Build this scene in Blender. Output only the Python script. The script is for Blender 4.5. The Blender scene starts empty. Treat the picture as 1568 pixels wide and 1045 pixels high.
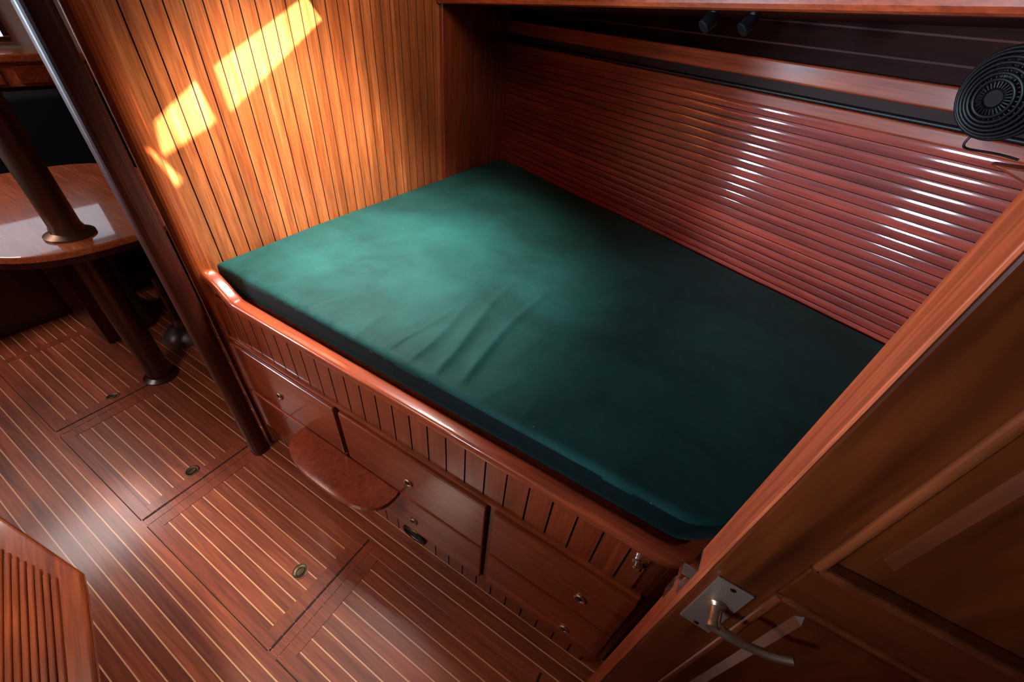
import bpy, bmesh, math, random
from mathutils import Vector, Matrix, noise
random.seed(3)
S = bpy.context.scene
S.view_settings.view_transform = 'Standard'

# ------------------------------------------------------------ materials
def nt(name):
    m = bpy.data.materials.new(name); m.use_nodes = True
    n = m.node_tree.nodes; l = m.node_tree.links
    return m, n, l, n['Principled BSDF']

def simple(name, col, rough=0.5, metal=0.0, coat=0.0, bump=0.0, bscale=200, sheen=0, emis=None):
    m, n, l, b = nt(name)
    b.inputs['Roughness'].default_value = rough
    b.inputs['Metallic'].default_value = metal
    b.inputs['Coat Weight'].default_value = coat
    b.inputs['Sheen Weight'].default_value = sheen
    tc = n.new('ShaderNodeTexCoord'); nz = n.new('ShaderNodeTexNoise')
    nz.inputs['Scale'].default_value = bscale; nz.inputs['Detail'].default_value = 3
    l.new(tc.outputs['Object'], nz.inputs['Vector'])
    mx = n.new('ShaderNodeMix'); mx.data_type = 'RGBA'
    mx.inputs['A'].default_value = (*[c*0.85 for c in col], 1)
    mx.inputs['B'].default_value = (*[min(1, c*1.12) for c in col], 1)
    l.new(nz.outputs['Fac'], mx.inputs['Factor'])
    l.new(mx.outputs['Result'], b.inputs['Base Color'])
    if bump:
        bp = n.new('ShaderNodeBump'); bp.inputs['Strength'].default_value = bump
        bp.inputs['Distance'].default_value = 0.002
        l.new(nz.outputs['Fac'], bp.inputs['Height']); l.new(bp.outputs['Normal'], b.inputs['Normal'])
    if emis:
        b.inputs['Emission Color'].default_value = (*emis[0], 1)
        b.inputs['Emission Strength'].default_value = emis[1]
    return m

def wood(name, dark, light, A=(1,0,0), B=(0,1,0), C=(0,0,1), rough=0.28, coat=0.5,
         board=None, strips=None, sa=1.6, sb=32, var=0.35, coat_rough=0.08, bump=0.15, spec=0.5):
    m, n, l, b = nt(name)
    tc = n.new('ShaderNodeTexCoord')
    def dot(v, s):
        d = n.new('ShaderNodeVectorMath'); d.operation = 'DOT_PRODUCT'
        l.new(tc.outputs['Object'], d.inputs[0]); d.inputs[1].default_value = [c*s for c in v]
        return d.outputs['Value']
    cb = n.new('ShaderNodeCombineXYZ')
    l.new(dot(A, sa), cb.inputs[0]); l.new(dot(B, sb), cb.inputs[1]); l.new(dot(C, sb), cb.inputs[2])
    rnd = None
    vec = cb.outputs[0]
    if board:
        mt = n.new('ShaderNodeMath'); mt.operation = 'FLOOR'
        l.new(dot(board[0], 1.0/board[1]), mt.inputs[0])
        wn = n.new('ShaderNodeTexWhiteNoise'); wn.noise_dimensions = '1D'
        l.new(mt.outputs[0], wn.inputs['W']); rnd = wn.outputs['Value']
        off = n.new('ShaderNodeVectorMath'); off.operation = 'MULTIPLY_ADD'
        l.new(wn.outputs['Color'], off.inputs[0]); off.inputs[1].default_value = (40, 40, 40)
        l.new(cb.outputs[0], off.inputs[2]); vec = off.outputs[0]
    nz = n.new('ShaderNodeTexNoise'); nz.inputs['Scale'].default_value = 1.0
    nz.inputs['Detail'].default_value = 5; nz.inputs['Distortion'].default_value = 0.7
    l.new(vec, nz.inputs['Vector'])
    fine = n.new('ShaderNodeTexNoise'); fine.inputs['Scale'].default_value = 5.0
    fine.inputs['Detail'].default_value = 2
    l.new(vec, fine.inputs['Vector'])
    cr = n.new('ShaderNodeValToRGB')
    cr.color_ramp.elements[0].position = 0.3; cr.color_ramp.elements[0].color = (*dark, 1)
    cr.color_ramp.elements[1].position = 0.72; cr.color_ramp.elements[1].color = (*light, 1)
    l.new(nz.outputs['Fac'], cr.inputs['Fac'])
    big = n.new('ShaderNodeTexNoise'); big.inputs['Scale'].default_value = 2.2; big.inputs['Detail'].default_value = 1
    l.new(tc.outputs['Object'], big.inputs['Vector'])
    mr = n.new('ShaderNodeMapRange'); mr.inputs['From Min'].default_value = 0.3; mr.inputs['From Max'].default_value = 0.7
    mr.inputs['To Min'].default_value = 0.76; mr.inputs['To Max'].default_value = 1.16
    l.new(big.outputs['Fac'], mr.inputs['Value'])
    fr = n.new('ShaderNodeMapRange'); fr.inputs['From Min'].default_value = 0.35; fr.inputs['From Max'].default_value = 0.6
    fr.inputs['To Min'].default_value = 0.68; fr.inputs['To Max'].default_value = 1.0
    l.new(fine.outputs['Fac'], fr.inputs['Value'])
    mul = n.new('ShaderNodeMath'); mul.operation = 'MULTIPLY'
    l.new(mr.outputs[0], mul.inputs[0]); l.new(fr.outputs[0], mul.inputs[1])
    val = mul.outputs[0]
    if rnd:
        rr = n.new('ShaderNodeMapRange'); rr.inputs['To Min'].default_value = 1-var; rr.inputs['To Max'].default_value = 1+var*0.4
        l.new(rnd, rr.inputs['Value'])
        m2 = n.new('ShaderNodeMath'); m2.operation = 'MULTIPLY'
        l.new(val, m2.inputs[0]); l.new(rr.outputs[0], m2.inputs[1]); val = m2.outputs[0]
    sc = n.new('ShaderNodeVectorMath'); sc.operation = 'SCALE'
    l.new(cr.outputs['Color'], sc.inputs[0]); l.new(val, sc.inputs['Scale'])
    col = sc.outputs[0]
    if strips:
        ax, pitch, frac, scol = strips
        f = n.new('ShaderNodeMath'); f.operation = 'FRACT'; l.new(dot(ax, 1.0/pitch), f.inputs[0])
        lt = n.new('ShaderNodeMath'); lt.operation = 'LESS_THAN'; lt.inputs[1].default_value = frac
        l.new(f.outputs[0], lt.inputs[0])
        mx = n.new('ShaderNodeMix'); mx.data_type = 'RGBA'
        l.new(lt.outputs[0], mx.inputs['Factor']); l.new(col, mx.inputs['A'])
        mx.inputs['B'].default_value = (*scol, 1); col = mx.outputs['Result']
    l.new(col, b.inputs['Base Color'])
    b.inputs['Roughness'].default_value = rough
    b.inputs['Specular IOR Level'].default_value = spec
    b.inputs['Coat Weight'].default_value = coat
    b.inputs['Coat Roughness'].default_value = coat_rough
    if bump:
        bp = n.new('ShaderNodeBump'); bp.inputs['Strength'].default_value = bump; bp.inputs['Distance'].default_value = 0.001
        l.new(nz.outputs['Fac'], bp.inputs['Height']); l.new(bp.outputs['Normal'], b.inputs['Normal'])
    return m

HU = Vector((.932, -.3625, 0)); HN = Vector((-.3625, -.932, 0)); Z = Vector((0,0,1))
X = Vector((1,0,0)); Y = Vector((0,1,0))
M_bulk = wood('teak_bulkhead', (.46,.094,.022), (.76,.23,.066), A=(0,0,1), B=(0,1,0), C=(1,0,0), board=((0,1,0), .052), var=.25, sb=38, rough=.3, sa=2.5)
M_hull = wood('mahogany_hull', (.26,.024,.012), (.48,.058,.028), A=tuple(HU), B=(0,0,1), C=tuple(HN), board=((0,0,1), .0305), var=.25, rough=.5, spec=.2, coat=1.0, coat_rough=.07)
M_red = wood('mahogany_x', (.25,.036,.011), (.48,.092,.027), A=(1,0,0), B=(0,1,0), C=(0,0,1), coat=.7)
M_redz = wood('mahogany_z', (.22,.030,.009), (.42,.072,.022), A=(0,0,1), B=(0,1,0), C=(1,0,0), coat=.7)
M_rail = wood('mahogany_rail', (.34,.050,.016), (.54,.10,.034), coat=1.0, rough=.3, coat_rough=.06, spec=.3)
M_trim = wood('teak_trim', (.30,.05,.013), (.50,.11,.028), A=(0,0,1), B=(0,1,0), C=(1,0,0), coat=.9)
M_bench = wood('teak_bench', (.17,.030,.008), (.36,.075,.018), A=(.96,-.28,0), B=(.28,.96,0), C=(0,0,1), coat=.5)
M_dark = wood('dark_mahogany', (.022,.004,.003), (.055,.010,.006), A=(0,0,1), B=(0,1,0), C=(1,0,0), coat=.35, coat_rough=.2)
M_post = wood('post_mahogany', (.030,.006,.003), (.080,.014,.007), A=(0,0,1), B=(0,1,0), C=(1,0,0), coat=.25, coat_rough=.15, rough=.4, spec=.3)
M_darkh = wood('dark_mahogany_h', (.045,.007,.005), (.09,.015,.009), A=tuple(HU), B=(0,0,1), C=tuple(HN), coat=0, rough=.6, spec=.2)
M_door = wood('door_wood', (.065,.012,.003), (.20,.040,.009), A=(0,0,1), B=(1,0,0), C=(0,1,0), coat=.5, sb=20)
M_doorh = wood('door_wood_h', (.065,.012,.003), (.18,.035,.009), A=(1,0,0), B=(0,0,1), C=(0,1,0), coat=.5, sb=20)
M_doorm = wood('door_moulding', (.13,.028,.008), (.25,.058,.017), A=(0,0,1), B=(1,0,0), C=(0,1,0), coat=.7, sb=20)
M_doore = wood('door_edge_wood', (.58,.095,.032), (.80,.19,.070), A=(0,0,1), B=(0,1,0), C=(1,0,0), coat=.5, rough=.4)
M_floor = wood('floor_teak_holly', (.24,.042,.015), (.46,.105,.040), A=(1,0,0), B=(0,1,0), C=(0,0,1), board=((0,1,0), .045),
               strips=((0,1,0), .045, .085, (.76,.40,.21)), var=.30, rough=.40, coat=.5, coat_rough=.17)
M_floorf = wood('floor_frame', (.21,.037,.015), (.38,.082,.032), coat=.5, rough=.4, coat_rough=.17)
M_groove = simple('groove_dark', (.06,.012,.006), .6)
M_gap = simple('shadow_gap', (.02,.005,.004), .8)
M_brass = simple('worn_brass', (.50,.38,.26), .32, .9)
M_brassd = simple('aged_brass', (.12,.08,.05), .4, 1.0)
M_plate = simple('worn_plate', (.36,.25,.19), .4, .6)
M_chrome = simple('chrome', (.75,.75,.76), .15, 1.0)
M_black = simple('black_plastic', (.004,.004,.006), .5)
M_steel = simple('bronze_pole', (.17,.10,.06), .35, .8)
M_cush = simple('settee_fabric', (.003,.007,.009), .8, bump=.3)
M_ceil = simple('ceiling_paint', (.45,.34,.28), .6)
M_cream = simple('cream_wall', (.55,.50,.44), .5)
M_glass = simple('window_daylight', (.5,.6,.7), .2, emis=((.75,.88,1.0), 1.2))
M_grey = simple('grey_metal', (.28,.27,.28), .3, .7)

# ------------------------------------------------------------ helpers
def finish(ob, mat, parent, smooth=False, bevel=0, seg=2):
    if mat and not ob.data.materials: ob.data.materials.append(mat)
    if parent: ob.parent = parent
    if smooth:
        for p in ob.data.polygons: p.use_smooth = True
    if bevel:
        m = ob.modifiers.new('bevel', 'BEVEL'); m.width = bevel; m.segments = seg; m.limit_method = 'ANGLE'
        m.harden_normals = False
    return ob
def mesh(name, vs, fs, mat=None, parent=None, smooth=False, bevel=0, seg=2, recalc=True):
    me = bpy.data.meshes.new(name); me.from_pydata([tuple(v) for v in vs], [], fs)
    if recalc:
        bm = bmesh.new(); bm.from_mesh(me); bmesh.ops.recalc_face_normals(bm, faces=bm.faces); bm.to_mesh(me); bm.free()
    ob = bpy.data.objects.new(name, me); S.collection.objects.link(ob)
    return finish(ob, mat, parent, smooth, bevel, seg)
def empty(name, parent=None):
    e = bpy.data.objects.new(name, None); S.collection.objects.link(e); e.empty_display_size = .1
    if parent: e.parent = parent
    return e
BF = [(0,1,2,3),(4,7,6,5),(0,4,5,1),(1,5,6,2),(2,6,7,3),(3,7,4,0)]
def obox(name, O, U, N, u0, u1, n0, n1, z0, z1, mat, parent=None, bevel=.003, W=Z, seg=2):
    O = Vector(O)
    vs = [O+U*u+N*n+W*z for z in (z0, z1) for (u, n) in ((u0,n0),(u1,n0),(u1,n1),(u0,n1))]
    return mesh(name, vs, BF, mat, parent, bevel=bevel, seg=seg)
def box(name, x0, x1, y0, y1, z0, z1, mat, parent=None, bevel=.003, seg=2):
    return obox(name, (0,0,0), X, Y, x0, x1, y0, y1, z0, z1, mat, parent, bevel, seg=seg)
def prism(name, poly, z0, z1, mat, parent=None, bevel=0, seg=2, smooth=False):
    n = len(poly)
    vs = [(x,y,z0) for x,y in poly] + [(x,y,z1) for x,y in poly]
    fs = [tuple(range(n)), tuple(range(n, 2*n))] + [(i,(i+1)%n,n+(i+1)%n,n+i) for i in range(n)]
    return mesh(name, vs, fs, mat, parent, bevel=bevel, seg=seg, smooth=smooth)
def frame_of(ax):
    ax = Vector(ax).normalized()
    t = Vector((0,0,1)) if abs(ax.z) < .9 else Vector((1,0,0))
    a = ax.cross(t).normalized(); b = ax.cross(a).normalized()
    return ax, a, b
def lathe(name, O, ax, prof, mat, parent=None, seg=32, sx=1, sy=1, smooth=True):
    O = Vector(O); ax, a, b = frame_of(ax); vs = []; fs = []
    for r, h in prof:
        for i in range(seg):
            t = 2*math.pi*i/seg
            vs.append(O + ax*h + a*(r*math.cos(t)*sx) + b*(r*math.sin(t)*sy))
    k = len(prof)
    for j in range(k-1):
        for i in range(seg):
            fs.append((j*seg+i, j*seg+(i+1)%seg, (j+1)*seg+(i+1)%seg, (j+1)*seg+i))
    fs.append(tuple(range(seg))); fs.append(tuple(range((k-1)*seg, k*seg)))
    ob = mesh(name, vs, fs, mat, parent)
    if smooth:
        for p in ob.data.polygons: p.use_smooth = len(p.vertices) == 4
        m = ob.modifiers.new('es', 'EDGE_SPLIT'); m.split_angle = math.radians(35)
    return ob
def torus(name, O, ax, R, r, mat, parent=None, sx=1, sy=1, seg=32, rs=10):
    O = Vector(O); ax, a, b = frame_of(ax); vs = []; fs = []
    for i in range(seg):
        t = 2*math.pi*i/seg; d = a*math.cos(t)*sx + b*math.sin(t)*sy
        for j in range(rs):
            p = 2*math.pi*j/rs
            vs.append(O + d*R + d.normalized()*(r*math.cos(p)) + ax*(r*math.sin(p)))
    for i in range(seg):
        for j in range(rs):
            fs.append((i*rs+j, ((i+1)%seg)*rs+j, ((i+1)%seg)*rs+(j+1)%rs, i*rs+(j+1)%rs))
    return mesh(name, vs, fs, mat, parent, smooth=True)
def sweep(name, path, prof, mat, parent=None, smooth=True, side=None):
    path = [Vector(p) for p in path]; vs = []; fs = []; k = len(prof)
    for i, p in enumerate(path):
        d = (path[min(i+1, len(path)-1)] - path[max(i-1, 0)]).normalized()
        dh = Vector((d.x, d.y, 0)).normalized(); o = Vector((dh.y, -dh.x, 0)); up = o.cross(d).normalized()
        if up.z < 0: up = -up
        for (a, b) in prof: vs.append(p + o*a + up*b)
    for i in range(len(path)-1):
        for j in range(k):
            fs.append((i*k+j, i*k+(j+1)%k, (i+1)*k+(j+1)%k, (i+1)*k+j))
    fs.append(tuple(range(k))); fs.append(tuple(range((len(path)-1)*k, len(path)*k)))
    return mesh(name, vs, fs, mat, parent, smooth=smooth)
def tube(name, pts, r, mat, parent=None):
    c = bpy.data.curves.new(name, 'CURVE'); c.dimensions = '3D'; c.bevel_depth = r if not isinstance(r, list) else 1
    c.bevel_resolution = 4; c.use_fill_caps = True
    s = c.splines.new('NURBS'); s.points.add(len(pts)-1)
    for i, p in enumerate(pts):
        s.points[i].co = (*p, 1); s.points[i].radius = r[i] if isinstance(r, list) else 1
    s.use_endpoint_u = True; s.order_u = min(4, len(pts))
    ob = bpy.data.objects.new(name, c); S.collection.objects.link(ob); c.materials.append(mat)
    if parent: ob.parent = parent
    return ob
def rrect(w, h, r, n=4):
    pts = []
    for cx, cy, a0 in ((w/2-r,h/2-r,0),(-w/2+r,h/2-r,90),(-w/2+r,-h/2+r,180),(w/2-r,-h/2+r,270)):
        for i in range(n+1):
            t = math.radians(a0+90*i/n); pts.append((cx+r*math.cos(t), cy+r*math.sin(t)))
    return pts
def grooved(name, O, U, V, N, ulen, vlen, pitch, gw, gd, crown, mat, gmat, parent=None, cs=6, phase=0):
    O = Vector(O); vs = []; fs = []; mi = []; sm = []
    def strip(pl, m, s):
        b = len(vs)
        for (u, n) in pl:
            vs.append(O+U*u+N*n); vs.append(O+U*u+N*n+V*vlen)
        for i in range(len(pl)-1):
            fs.append((b+2*i, b+2*i+2, b+2*i+3, b+2*i+1)); mi.append(m); sm.append(s)
    u = -phase
    while u < ulen-1e-6:
        a = max(u+gw/2, 0); e = min(u+pitch-gw/2, ulen)
        if e > a:
            k = cs if crown else 1
            strip([(a+(e-a)*i/k, crown*(1-(2*i/k-1)**2)) for i in range(k+1)], 0, bool(crown))
        g0 = u+pitch-gw/2; g1 = u+pitch+gw/2
        if g1 < ulen:
            strip([(g0,0),((g0+g1)/2-gw*.15,-gd),((g0+g1)/2+gw*.15,-gd),(g1,0)], 1, False)
        u += pitch
    ob = mesh(name, vs, fs, mat, parent, recalc=False)
    ob.data.materials.append(gmat)
    for p in ob.data.polygons:
        p.material_index = mi[p.index]; p.use_smooth = sm[p.index]
    bm = bmesh.new(); bm.from_mesh(ob.data)
    for f in bm.faces:
        if f.normal.dot(N) < 0: f.normal_flip()
    bm.to_mesh(ob.data); bm.free()
    return ob

# ------------------------------------------------------------ room shell
CZ = 2.05
floor = box('floor', -2.7, 2.4, -2.1, 2.1, -.05, 0, M_floor, bevel=0)
box('wall_left', -2.75, -2.7, -2.1, 2.1, 0, CZ, M_cream, bevel=0)
box('wall_right', 2.4, 2.45, -2.1, 2.1, 0, CZ, M_redz, bevel=0)
box('wall_front', -2.7, 2.4, -2.15, -2.1, 0, CZ, M_redz, bevel=0)
box('wall_back', -2.7, -.05, 1.6, 1.65, 0, CZ, M_redz, bevel=0)

sd = Vector((-.75, .1, -.65)).normalized()
def toceil(y, z):
    s = (CZ - z)/(-sd.z); p = Vector((0, y, z)) - sd*s
    return (p.x, p.y)
slots = [[(.265,1.535),(.63,1.72),(.68,1.66),(.27,1.415)],
         [(.055,1.41),(.20,1.50),(.22,1.395),(.042,1.325)],
         [(.002,1.34),(.030,1.315),(.062,1.25),(.040,1.235)]]
holes = [[toceil(*p) for p in s] for s in slots]  # unseen ceiling openings, shaped backward from the wanted sun patches on the bulkhead
bm = bmesh.new()
loops = [[(-2.75,-2.15),(2.45,-2.15),(2.45,2.15),(-2.75,2.15)]] + holes
ed = []
for lp in loops:
    v = [bm.verts.new((x,y,CZ)) for x,y in lp]
    ed += [bm.edges.new((v[i], v[(i+1)%len(v)])) for i in range(len(v))]
bmesh.ops.triangle_fill(bm, use_beauty=True, edges=ed)
me = bpy.data.meshes.new('ceiling'); bm.to_mesh(me); bm.free()
ceil = bpy.data.objects.new('ceiling', me); S.collection.objects.link(ceil); me.materials.append(M_ceil)

wb = empty('wall_bulkhead')
box('core', -.05, -.006, -.01, 2.02, 0, CZ, M_dark, wb, bevel=0)
grooved('planks', (0,.03,0), Y, Z, X, 1.30, CZ, .052, .0040, .004, .0, M_bulk, M_groove, wb)
box('corner_stile', -.005, .022, 1.325, 1.43, .9, CZ, M_redz, wb)
grooved('corner_panel', (.004,1.43,.9), Y, Z, X, .56, 1.15, .09, .006, .004, 0, M_redz, M_groove, wb)
prism('trim_1', [(-.06,-.01)] + [(-.015+.034*math.cos(math.radians(t)), .004+.034*math.sin(math.radians(t))) for t in range(-90,91,15)] + [(-.06,.038)], 0, CZ, M_trim, smooth=False, bevel=.004)
post = empty('support_post')
prism('shaft', [( -.006+a, -.077+b) for a,b in rrect(.064,.068,.024,5)], 0, CZ, M_post, post)
prism('foot_collar', [( -.006+a, -.077+b) for a,b in rrect(.070,.074,.026,5)], 0, .012, M_post, post)

HO = Vector((0,1.955,0))
wh = empty('wall_hull')
L = 2.62
obox('core', HO, HU, HN, -.05, L, -.06, -.012, 0, CZ, M_darkh, wh, bevel=0)
grooved('planking', HO+Z*.86, Z, HU, HN, .70, L, .0305, .0032, .005, .0013, M_hull, M_groove, wh, cs=8)
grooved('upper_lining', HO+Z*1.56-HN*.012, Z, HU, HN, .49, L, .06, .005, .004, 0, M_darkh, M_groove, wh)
M_railh = wood('mahogany_rail_h', (.26,.036,.012), (.45,.080,.026), A=tuple(HU), B=(0,0,1), C=tuple(HN), coat=.1, rough=.45, coat_rough=.2, spec=.25)
def hrail(name, z0, z1, n):
    e = empty(name)
    pts = rrect(n, z1-z0, min(n, z1-z0)*.16)
    path = [HO+HU*u+HN*(n/2-.01)+Z*(z0+z1)/2 for u in (0.0, L*.5, L)]
    sweep('rail', path, pts, M_railh, e, smooth=False)
    return e
hrail('trim_2', 1.56, 1.598, .035)
hrail('trim_3', 1.640, 1.697, .04)
obox('rail_gap_shade', HO, HU, HN, 0, L, -.01, .012, 1.599, 1.640, M_gap, bevel=0)  # dark strip standing in for the shade between the two rails
tb = tube('trim_5', [HO+HU*.02+HN*.03+Z*1.606, HO+HU*1.2+HN*.03+Z*1.606, HO+HU*(L-.02)+HN*.03+Z*1.606], .006, M_black)

oc = empty('overhead_locker')
P0 = Vector((.002,1.325,1.736)); sl = .042
def oz(u): return P0 + HU*u + Z*(sl*u)
def slab(name, n0, n1, dz0, dz1, mat, top=None, bevel=.004):
    vs = []
    for (u, n) in ((0,n0),(2.5,n0),(2.5,n1),(0,n1)):
        vs.append(oz(u)+HN*n+Z*dz0)
    for (u, n) in ((0,n0),(2.5,n0),(2.5,n1),(0,n1)):
        p = oz(u)+HN*n+Z*dz1
        if top: p.z = top
        vs.append(p)
    for v in vs: v.x = max(v.x, .003)
    return mesh(name, vs, BF, mat, oc, bevel=bevel)
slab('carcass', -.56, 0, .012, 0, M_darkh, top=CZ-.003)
slab('front_lip', -.03, .028, 0, .055, M_rail, bevel=.012)
for i in range(4):
    u0 = .08+i*.6
    vs = [oz(u)+HN*n+Z*dz for dz in (.075,.19) for (u,n) in ((u0,0),(u0+.52,0),(u0+.52,.016),(u0,.016))]
    mesh('locker_door_%d'%(i+1), vs, BF, M_redz, oc, bevel=.005)
for k_, (x, y) in enumerate(((1.249,.955),(1.343,.995))):
    zt = 1.80 + (x-1.25)*.04
    lathe('spotlight_base_%d'%k_, (x,y,zt+.004), (0,0,-1), [(.014,0),(.014,.012),(.006,.014),(.006,.03)], M_black, oc, 20)
    lathe('spotlight_head_%d'%k_, (x,y,zt-.020), (-.5,-.5,-.7), [(.012,-.012),(.019,0),(.019,.03),(.015,.032)], M_black, oc, 20)

# fan
fan = empty('cabin_fan')
fc = Vector((1.915,.885,1.712)); fa = Vector((-.62,-.62,-.25)).normalized()
fs_ = .98
for i,(R,h) in enumerate(((.088,0),(.088,.03),(.082,.038),(.074,.044),(.065,.048),(.056,.051),(.047,.054),(.036,.056))):
    torus('guard_ring_%d'%i, fc+fa*h*fs_, fa, R*fs_, .0035, M_black, fan, seg=40, rs=6)
_, ga, gb = frame_of(fa)
for i in range(28):
    t = i*math.pi/14; d = ga*math.cos(t)+gb*math.sin(t)
    tube('guard_spoke_%d'%i, [fc+d*.088*fs_, fc+d*.088*fs_+fa*.03, fc+d*.06*fs_+fa*.048, fc+d*.02+fa*.053], .002, M_black, fan)
lathe('hub', fc, fa, [(.024,-.02),(.026,.0),(.025,.04),(.016,.054)], M_black, fan, 24)
lathe('motor_housing', fc, fa, [(.02,-.10),(.05,-.09),(.068,-.04),(.078,-.02),(.087,-.006),(.087,.026),(.082,.026),(.078,.0)], M_black, fan, 32)
for i in range(4):
    t = i*math.pi/2+.3; d = ga*math.cos(t)+gb*math.sin(t); e = fa.cross(d)
    vs = [fc+d*.02+e*-.012+fa*.008, fc+d*.02+e*.012+fa*.022, fc+d*.070+e*.032+fa*.026, fc+d*.072+e*-.018+fa*.01]
    mesh('blade_%d'%i, vs, [(0,1,2,3)], M_black, fan)
tube('arm', [fc-fa*.07, fc-fa*.09+Z*.03, fc-fa*.09+Z*.105], .009, M_black, fan)
tube('power_cord', [fc-fa*.08, fc-fa*.08+Vector((-.03,.05,-.08)), fc+Vector((-.02,.10,-.15)), fc+Vector((.05,.11,-.12)), fc+Vector((.12,.1,-.13))], .0028, M_black, fan)
kn = HO+HU*2.20  # wooden knee block against the hull
mesh('wooden_knee', [kn+HU*a+HN*n+Z*z for n in (.004,.07) for (a,z) in ((0.0,1.55),(.34,1.45),(.34,1.555),(.06,1.555))],
     [(0,1,2,3),(4,7,6,5),(0,4,5,1),(1,5,6,2),(2,6,7,3),(3,7,4,0)], M_railh, bevel=.006)

# ------------------------------------------------------------ berth
bed = empty('berth_base')
def outl(off):
    pts = [(.003,off)] + [(1.65+(.1-off)*math.sin(math.radians(t)), .1-(.1-off)*math.cos(math.radians(t))) for t in range(0,66,8)]
    pts += [(2.30-off, .98), (2.30-off, 1.955-.389*2.30-.03), (.003, 1.925)]
    return pts
prism('carcass', outl(.012), .0, .862, M_redz, bed)
grooved('slatted_band', (.02,0,.665), X, Z, -Y, 1.63, .20, .066, .005, .005, 0, M_redz, M_gap, bed)
grooved('slatted_plinth', (.02,.002,.0), X, Z, -Y, 1.63, .145, .066, .005, .005, 0, M_redz, M_gap, bed)
for i in range(3):
    a0 = 6+i*22; pts=[]
    for t in (a0, a0+10, a0+19): pts.append((1.65+.1*math.sin(math.radians(t)), .1-.1*math.cos(math.radians(t))))
    for t in (a0+19, a0+10, a0): pts.append((1.65+.085*math.sin(math.radians(t)), .1-.085*math.cos(math.radians(t))))
    prism('corner_slat_%d'%i, pts, .665, .862, M_redz, bed)
box('face_frame', .003, 1.68, .0, .014, .145, .665, M_redz, bed, bevel=0)
cols = [(.02,.600),(.626,1.230),(1.258,1.68)]
for i,(a,b) in enumerate(cols):
    for j,(z0,z1) in enumerate(((.396,.650),(.150,.380))):
        box('drawer_shadow_%d%d'%(i,j), a-.004, b+.006, -.002, .002, z0-.005, z1+.004, M_gap, bed, bevel=0)
        box('drawer_front_%d%d'%(i,j), a, b, -.018, .004, z0, z1, M_red, bed, bevel=.004, seg=3)
        kx = (a+b)/2 + (.09 if i==2 else 0) - (.045 if i==0 else 0); kz = .50 if j==0 else .235
        torus('pull_ring_%d%d'%(i,j), (kx,-.020,kz), Y, .0145, .0045, M_brass, bed)
        lathe('pull_cup_%d%d'%(i,j), (kx,-.0185,kz), -Y, [(.013,0),(.013,.001),(.004,.0015),(.004,.006)], M_brassd, bed, 20)
box('rail_lower', .003, 1.68, -.008, .01, .655, .672, M_red, bed)
# fiddle rail along the berth front edge
path = []
for i in range(13):
    x = .022+.15*i/12; s = 1-i/12; path.append((x, .012, .868+.075*(s*s*(3-2*s))))
for x in (.3,.6,.9,1.2,1.5,1.6): path.append((x,.012,.868))
for t in range(0,66,6): path.append((1.65+.088*math.sin(math.radians(t)), .1-.088*math.cos(math.radians(t)), .868))
path += [(2.0,.50,.868),(2.27,.98,.868)]
sweep('trim_7', path, rrect(.046,.038,.012,6), M_rail, None)
ve = (.905,-.003,.070)
torus('vent_rim', ve, Y, .040, .007, M_brassd, bed, sx=1.35, sy=.80)
lathe('vent_dish', (.905,-.001,.070), -Y, [(.038,0),(.036,.002),(.014,.001),(.014,.004)], M_black, bed, 28, sx=1.35, sy=.80)
lathe('push_latch', (1.632,-.001,.812), -Y, [(.016,0),(.016,.006),(.011,.008),(.010,.02),(.006,.022)], M_chrome, bed, 24)
stp = [(.372,-.018),(.369,-.05)]
for i in range(0,19):
    t = math.pi - math.pi*i/18
    stp.append((.622+.252*math.copysign(abs(math.cos(t))**.75, math.cos(t)), -.045-.11*abs(math.sin(t))**.85))
stp += [(.875,-.05),(.872,-.018)]
prism('folding_step', stp, .366, .388, M_redz, None, bevel=.006, seg=3)

# ------------------------------------------------------------ mattress
def yf(x):
    if x < 1.66: return .052
    if x < 1.80: return .052+.10*((x-1.66)/.14)**1.8
    return .152+(x-1.80)*1.75
def yb(x): return 1.940-.389*x
r = .016
folds = []
def F(x0,y0,x1,y1,a,w): folds.append((Vector((x0,y0)),Vector((x1,y1)),a,w))
F(.98,.05,.905,.68,.010,.014); F(1.055,.09,1.03,.70,.010,.014); F(.90,.05,.86,.45,.007,.012)
F(1.015,.12,.965,.55,-.005,.02); F(.935,.1,.88,.50,-.004,.02); F(1.13,.2,1.15,.65,.002,.018); F(1.02,.6,.90,1.0,.002,.03)
for i,(x,ln,a) in enumerate(((.82,.34,.008),(.76,.22,.007),(.70,.28,.008),(.645,.16,.006),(.59,.22,.008),(.53,.13,.006),(.48,.18,.007),(.43,.11,.006),
                             (.38,.16,.007),(.33,.09,.006),(.28,.14,.006),(.23,.08,.006),(.18,.11,.006),(.13,.07,.005),(.08,.09,.005))):
    F(x,.05,x+.02+.03*math.sin(i*2.1),.05+ln,a,.008+.003*math.sin(i*1.7)**2)
F(1.14,.05,1.2,.28,.003,.014); F(1.24,.05,1.27,.18,.003,.012); F(1.36,.05,1.42,.2,.003,.014)
F(.60,.42,.82,.36,.003,.02); F(.40,.38,.62,.33,.003,.02); F(1.25,.5,1.5,.75,.002,.02); F(1.5,.2,1.6,.5,.002,.02)
F(.3,.7,.6,.9,.002,.03); F(1.3,.25,1.34,.6,.002,.03)
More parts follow.
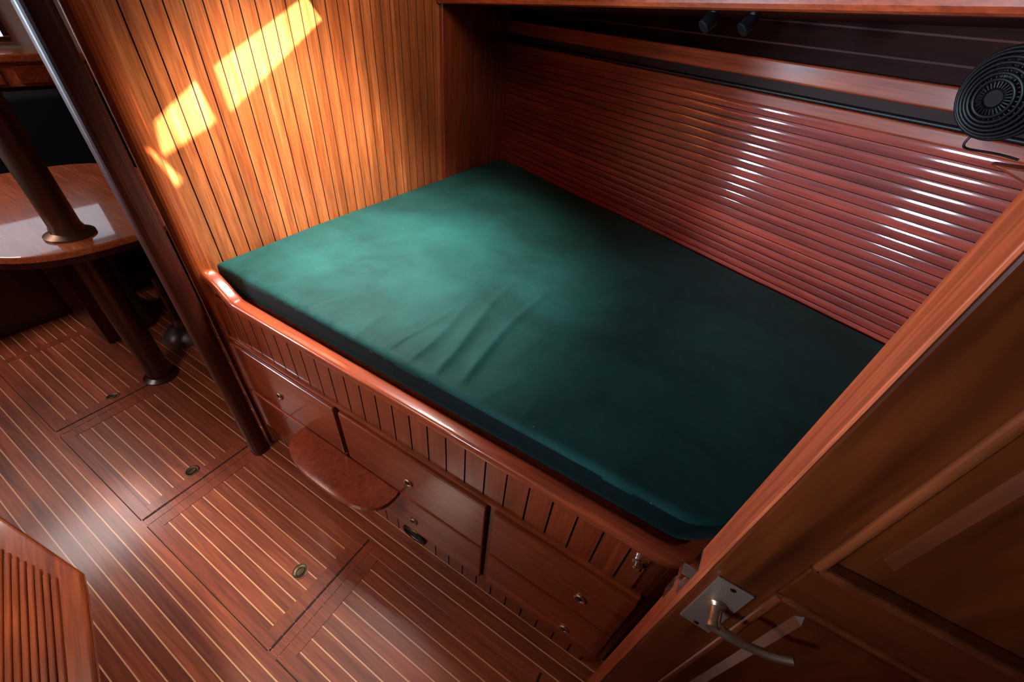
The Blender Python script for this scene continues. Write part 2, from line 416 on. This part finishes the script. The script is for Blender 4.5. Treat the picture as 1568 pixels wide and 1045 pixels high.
def hz(x, y):
    p = Vector((x,y)); z = 0
    for a, b, A, w in folds:
        if x < min(a.x,b.x)-.12 or x > max(a.x,b.x)+.12: continue
        ab = b-a; t = (p-a).dot(ab)/ab.length_squared
        if t < -.1 or t > 1.15: continue
        wob = .007*math.sin(6*t+a.x*20)
        q = a+ab*min(max(t,0),1); n = Vector((-ab.y,ab.x)).normalized()
        d = (p-q).dot(n)+wob if 0<=t<=1 else (p-q).length
        tp = max(0, 1-max(0,t))**.9 * min(1, max(0,(t+.1)/.2))
        z += A*math.exp(-(d/w)**2)*tp
    z += .006*noise.noise(Vector((x*2.5,y*2.5,0))) + .0014*noise.noise(Vector((x*11,y*11,4)))
    return z
nx, ny = 420, 260
xs = [.016, .018, .022, .03, .038] + [.045+(2.235-.045)*i/nx for i in range(nx+1)] + [2.245,2.255,2.258]
fd = [0,.002,.005,.010,.016]
vs = []; fs = []
for x in xs:
    a, b = yf(x), yb(x)
    col = [a+d for d in fd] + [a+.02+(b-a-.04)*j/ny for j in range(ny+1)] + [b-d for d in reversed(fd)]
    for y in col:
        d = min(y-a, b-y, x-.016, 2.258-x)
        drop = 0 if d >= r else r-math.sqrt(max(0, r*r-(r-d)**2))
        cen = .008*min(1, max(0, (y-a)/.4))*min(1,(b-y)/.3)
        vs.append(Vector((x, y, .968+cen-drop+hz(x,y)*min(1, .25+d/.05))))
m = len(fd)*2+ny+1; k = len(xs)
for i in range(k-1):
    for j in range(m-1):
        fs.append((i*m+j, (i+1)*m+j, (i+1)*m+j+1, i*m+j+1))
bl = [i*m for i in range(k)] + [(k-1)*m+j for j in range(1,m)] + [i*m+m-1 for i in range(k-2,-1,-1)] + [j for j in range(m-2,0,-1)]
prev = bl
cx, cy = 1.0, .9
for lev,(z, ins) in enumerate(((.945,-.001),(.935,-.002),(.90,-.001),(.875,.004),(.866,.014))):
    cur = []
    for idx in bl:
        v = vs[idx]; dd = Vector((cx-v.x, cy-v.y, 0)).normalized()
        cur.append(len(vs)); vs.append(Vector((v.x+dd.x*ins, v.y+dd.y*ins, z+.002*noise.noise(Vector((v.x*8,v.y*8,z*9))))))
    for i in range(len(bl)):
        j = (i+1)%len(bl); fs.append((prev[i], cur[i], cur[j], prev[j]))
    prev = cur
fs.append(tuple(reversed(prev)))
def fabric(name, c1, c2):
    mt, n_, l_, b_ = nt(name)
    tc = n_.new('ShaderNodeTexCoord'); nz = n_.new('ShaderNodeTexNoise'); nz.inputs['Scale'].default_value = 3.2; nz.inputs['Detail'].default_value = 8
    nz.inputs['Roughness'].default_value = .68; nz.inputs['Distortion'].default_value = .4
    l_.new(tc.outputs['Object'], nz.inputs['Vector'])
    cr = n_.new('ShaderNodeValToRGB')
    cr.color_ramp.elements[0].position=.32; cr.color_ramp.elements[0].color=(*c1,1)
    cr.color_ramp.elements[1].position=.68; cr.color_ramp.elements[1].color=(*c2,1)
    l_.new(nz.outputs['Fac'], cr.inputs['Fac'])
    vo = n_.new('ShaderNodeTexVoronoi'); vo.inputs['Scale'].default_value = 16
    l_.new(tc.outputs['Object'], vo.inputs['Vector'])
    lt = n_.new('ShaderNodeMath'); lt.operation='LESS_THAN'; lt.inputs[1].default_value=.03
    l_.new(vo.outputs['Distance'], lt.inputs[0])
    mx = n_.new('ShaderNodeMix'); mx.data_type='RGBA'; mx.inputs['B'].default_value=(.12,.22,.19,1)
    l_.new(lt.outputs[0], mx.inputs['Factor']); l_.new(cr.outputs['Color'], mx.inputs['A'])
    l_.new(mx.outputs['Result'], b_.inputs['Base Color'])
    n2 = n_.new('ShaderNodeTexNoise'); n2.inputs['Scale'].default_value = 260; l_.new(tc.outputs['Object'], n2.inputs['Vector'])
    bp = n_.new('ShaderNodeBump'); bp.inputs['Strength'].default_value=.25; bp.inputs['Distance'].default_value=.001
    l_.new(n2.outputs['Fac'], bp.inputs['Height']); l_.new(bp.outputs['Normal'], b_.inputs['Normal'])
    b_.inputs['Roughness'].default_value=.65; b_.inputs['Sheen Weight'].default_value=.06
    b_.inputs['Sheen Tint'].default_value=(.6,1,.95,1); b_.inputs['Specular IOR Level'].default_value=.15
    return mt
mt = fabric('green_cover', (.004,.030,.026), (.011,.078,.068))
ms = fabric('green_side_shade', (.001,.006,.007), (.002,.011,.012))  # darker copy of the cover, shade of the sides put into the colour
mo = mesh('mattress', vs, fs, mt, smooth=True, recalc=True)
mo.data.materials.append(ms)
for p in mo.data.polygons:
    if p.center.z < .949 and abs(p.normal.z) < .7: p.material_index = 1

# ------------------------------------------------------------ floor hatches
hx = [(-1.62,-.85),(-.80,-.075),(-.03,.735),(.78,1.55)]
rings = [(-.892,-.30),(-.142,-.315),(.613,-.329),(1.42,-.33)]
for (a,b),(rx,ry) in zip(hx, rings):
    h = empty('floor_hatch')
    y0, y1, w, t = -.545, -.10, .036, .0018
    box('border_far', a, b, y1-w, y1, 0, t, M_floorf, h, bevel=.0006)
    box('border_near', a, b, y0, y0+w, 0, t, M_floorf, h, bevel=.0006)
    box('border_end', a, a+.048, y0+w, y1-w, 0, t, M_floorf, h, bevel=.0006)
    box('border_end_b', b-.048, b, y0+w, y1-w, 0, t, M_floorf, h, bevel=.0006)
    box('seam', b+.002, b+.008, y0, y1, 0, .001, M_gap, h, bevel=0)
    box('landing', b+.010, b+.043, y0, y1, 0, t, M_floorf, h, bevel=.0006)
    box('seam_side', a, b, y0-.005, y0-.002, 0, .001, M_gap, h, bevel=0)
    lathe('lift_plate', (rx,ry,0), Z, [(.028,0),(.028,.0025),(.025,.003),(.022,.0012),(.005,.0012),(.005,.003)], M_brassd, h, 32)
    torus('lift_ring', (rx,ry,.0028), Z, .015, .0025, M_brassd, h, sx=1, sy=.8)

# ------------------------------------------------------------ door (open, right foreground)
dr = empty('door_1')
DX, D0, D1 = 1.678, -.155, -.100
box('lock_stile', DX, DX+.072, D0, D1, .02, 1.99, M_door, dr, bevel=.003)
box('edge_lipping', DX-.004, DX, D0+.001, D1-.001, .02, 1.99, M_doore, dr, bevel=.001)
box('hinge_stile', 2.28, 2.37, D0, D1, .02, 1.99, M_door, dr)
box('mid_rail', DX+.072, 2.28, D0, D1, 1.20, 1.275, M_doorh, dr)
box('top_rail', DX+.072, 2.28, D0, D1, 1.86, 1.99, M_doorh, dr)
box('bottom_rail', DX+.072, 2.28, D0, D1, .02, .16, M_doorh, dr)
for nm,z0,z1 in (('upper',1.275,1.86),('lower',.16,1.20)):
    a, b = DX+.072, 2.28
    box(nm+'_panel', a, b, D0+.018, D1-.018, z0, z1, M_door, dr, bevel=0)
    box(nm+'_raised_field', a+.045, b-.045, D0+.008, D1-.008, z0+.045, z1-.045, M_door, dr, bevel=.009, seg=1)
    for q,(x0,x1,u0,u1) in enumerate(((a,a+.012,z0,z1),(b-.012,b,z0,z1),(a,b,z0,z0+.012),(a,b,z1-.012,z1))):
        box('%s_moulding_%d'%(nm,q), x0, x1, D0-.003, D0+.02, u0, u1, M_doorm, dr, bevel=.005, seg=3)
hd = empty('lever_handle', dr)
box('plate', 1.689, 1.737, D0-.004, D0, 1.012, 1.168, M_plate, hd, bevel=.0015)
for z in (1.022,1.158): lathe('screw', (1.713,D0-.004,z), -Y, [(.004,0),(.004,.001)], M_brassd, hd, 12)
lathe('rose', (1.712,D0-.004,1.105), -Y, [(.013,0),(.013,.004),(.009,.008),(.0085,.028),(.010,.034),(.009,.038)], M_brass, hd, 24)
tube('lever', [(1.706,-.188,1.105),(1.722,-.193,1.104),(1.745,-.194,1.108),(1.77,-.192,1.110),(1.793,-.190,1.120),(1.805,-.188,1.130)], [.0075,.0075,.006,.0058,.006,.005], M_brass, hd)
box('latch_plate', DX-.006, DX-.004, D0+.014, D1-.006, 1.03, 1.13, M_chrome, hd, bevel=.0005)
box('latch_bolt', DX-.018, DX-.004, D0+.02, D1-.014, 1.065, 1.085, M_chrome, hd, bevel=.002)
box('hook_plate', DX-.006, DX-.002, D1-.014, D1+.008, .94, 1.0, M_chrome, hd, bevel=.001)

# ------------------------------------------------------------ reeded bench bottom left
bn = empty('slatted_bench')
poly = [(-.35,-.805),(.357,-.70),(.42,-.715),(.90,-.857),(.90,-1.35),(-.35,-1.35)]
prism('top_frame', poly, .425, .45, M_bench, bn, bevel=.008, seg=3)
prism('base', [(-.33,-1.12),(.40,-1.12),(.40,-1.33),(-.33,-1.33)], 0, .425, M_dark, bn)
S0 = Vector((.335,-.742,0)); A = Vector((-.976,-.217,0)); D = Vector((.96,-.28,0)).normalized(); Nn = Vector((D.y,-D.x,0))
for i in range(20):
    obox('slat_%d'%i, S0+A*(.03*i+.012), D, -Nn, 0, .46, -.006, .006, .449, .458, M_bench, bn, bevel=.003)

# ------------------------------------------------------------ saloon
tbl = empty('saloon_table')
tp = []
for i in range(64):
    t = 2*math.pi*i/64; c, s = math.cos(t), math.sin(t)
    tp.append((-1.27+.585*math.copysign(abs(c)**.62,c), .045+.45*math.copysign(abs(s)**.75,s)))
M_table = wood('table_wood', (.50,.10,.030), (.72,.19,.065), coat=1, rough=.25, bump=.05, coat_rough=.04)
prism('top', tp, .812, .842, M_table, tbl, bevel=.008, seg=3)
tp2 = [(-1.27+(x+1.27)*.985, .045+(y-.045)*.985) for x,y in tp]
prism('apron', tp2, .785, .812, M_dark, tbl)
box('pedestal', -1.75,-1.35,-.12,.12, 0, .79, M_dark, tbl)
lathe('pole', (-.865,-.085,.842), Z, [(.052,0),(.052,CZ-.842)], M_steel, tbl, 40)
lathe('pole_collar', (-.865,-.085,.842), Z, [(.085,0),(.085,.008),(.07,.016),(.058,.022),(.056,.04)], M_steel, tbl, 40)
lathe('leg', (-.865,-.085,.0), Z, [(.08,0),(.08,.01),(.055,.02),(.055,.785)], M_dark, tbl, 40)
st = empty('pedestal_stool_base')
lathe('foot', (-1.10,.17,0), Z, [(.12,0),(.12,.01),(.105,.04),(.07,.075),(.03,.095),(.025,.13)], M_grey, st, 40)
lathe('stem', (-1.10,.17,.13), Z, [(.022,0),(.022,.30)], M_dark, st, 24)
se = empty('settee')
box('base_back', -2.49,-1.85,-1.2,1.55,0,.40,M_dark,se)
box('base_side', -1.85,-.10,.42,1.55,0,.40,M_dark,se)
box('seat_back', -2.49,-1.83,-1.18,1.55,.40,.52,M_cush,se,bevel=.03,seg=4)
box('seat_side', -1.82,-.10,.40,1.55,.40,.52,M_cush,se,bevel=.03,seg=4)
box('backrest_a', -2.49,-2.34,-1.1,.12,.52,1.10,M_cush,se,bevel=.03,seg=4)
box('backrest_b', -2.49,-2.34,.14,1.5,.52,1.10,M_cush,se,bevel=.03,seg=4)
lk = empty('shelf_locker')
box('body', -2.69,-2.50,-1.2,1.55,0,1.24,M_red,lk)
box('ledge', -2.69,-2.42,-1.2,1.55,1.24,1.285,M_table,lk,bevel=.01)
box('face', -2.50,-2.44,-1.2,1.55,1.12,1.24,M_table,lk)
for i in range(5): box('fiddle_%d'%i, -2.44,-2.43,-1.1+.5*i,-.66+.5*i,1.135,1.225,M_red,lk,bevel=.004)
def window(name, O, U, N, w, z0, z1):
    e = empty(name)
    obox('pane', O, U, N, -w/2, w/2, .002, .006, z0, z1, M_glass, e, bevel=0)
    obox('frame_top', O, U, N, -w/2-.03, w/2+.03, 0, .02, z1, z1+.03, M_chrome, e)
    obox('frame_bottom', O, U, N, -w/2-.03, w/2+.03, 0, .02, z0-.03, z0, M_chrome, e)
    obox('frame_l', O, U, N, -w/2-.03, -w/2, 0, .02, z0, z1, M_chrome, e)
    obox('frame_r', O, U, N, w/2, w/2+.03, 0, .02, z0, z1, M_chrome, e)
window('window_1', (-2.70,.15,0), Y, X, .7, 1.34, 1.62)
window('window_2', (-1.7,-2.1,0), X, Y, .60, 1.36, 1.80)
window('window_3', (.45,-2.1,0), X, Y, .42, 1.36, 1.80)

# ------------------------------------------------------------ lights
def area(name, loc, d, sx, sy, power, col, spread=180):
    l = bpy.data.lights.new(name, 'AREA'); l.shape = 'RECTANGLE'; l.size = sx; l.size_y = sy
    l.energy = power; l.color = col; l.spread = math.radians(spread)
    o = bpy.data.objects.new(name, l); S.collection.objects.link(o); o.location = loc
    o.rotation_euler = Vector(d).to_track_quat('-Z','Y').to_euler(); return o
area('berth_fill', (.44,.42,CZ-.03), (-.10,.02,-1), .28, .28, 18, (1,.96,.90), 92)  # added overhead lamp to brighten the mattress, no hatch built
area('bulkhead_fill', (.75,.60,CZ-.03), (-1,.22,-.55), .22, .22, 3.6, (1,.86,.72), 110)  # added fill lamp aimed at the bulkhead, no dome fitting built
area('saloon_hatch_light', (-2.0,-.75,CZ-.03), (.15,0,-1), .7, .6, 18, (1,.84,.80))
area('aisle_fill', (.2,-1.15,CZ-.03), (0,.30,-1), .5, .5, 9, (1,.85,.72), 100)  # added ceiling fill for ambient light over the aisle
area('portlight_light', (-1.7,-2.06,1.58), (3.2,3.44,-.15), .56, .42, 12, (.66,.82,1), 44)
area('portlight_light', (.45,-2.06,1.58), (1.50,3.23,-.12), .38, .42, 5, (.66,.82,1), 36)
sn = bpy.data.lights.new('sun', 'SUN'); sn.energy = 48; sn.angle = .016; sn.color = (1,.92,.78)
so = bpy.data.objects.new('sun', sn); S.collection.objects.link(so); so.rotation_euler = sd.to_track_quat('-Z','Y').to_euler()
so.location = (2,0,4)
w = bpy.data.worlds.new('world'); S.world = w; w.use_nodes = True
w.node_tree.nodes['Background'].inputs['Color'].default_value = (.6,.75,1,1)
w.node_tree.nodes['Background'].inputs['Strength'].default_value = 1.0

# ------------------------------------------------------------ camera
cd = bpy.data.cameras.new('camera'); cam = bpy.data.objects.new('camera', cd); S.collection.objects.link(cam)
cd.sensor_width = 36; cd.lens = 36*620/1568; cd.clip_start = .02
R = Matrix(((.85101,-.39025,.35138),(.51737,.50849,-.68835),(.09006,.76758,.63453)))
q = R.to_quaternion().normalized()
cam.matrix_world = Matrix.Translation((1.513,-.53,1.755)) @ q.to_matrix().to_4x4()
S.camera = cam
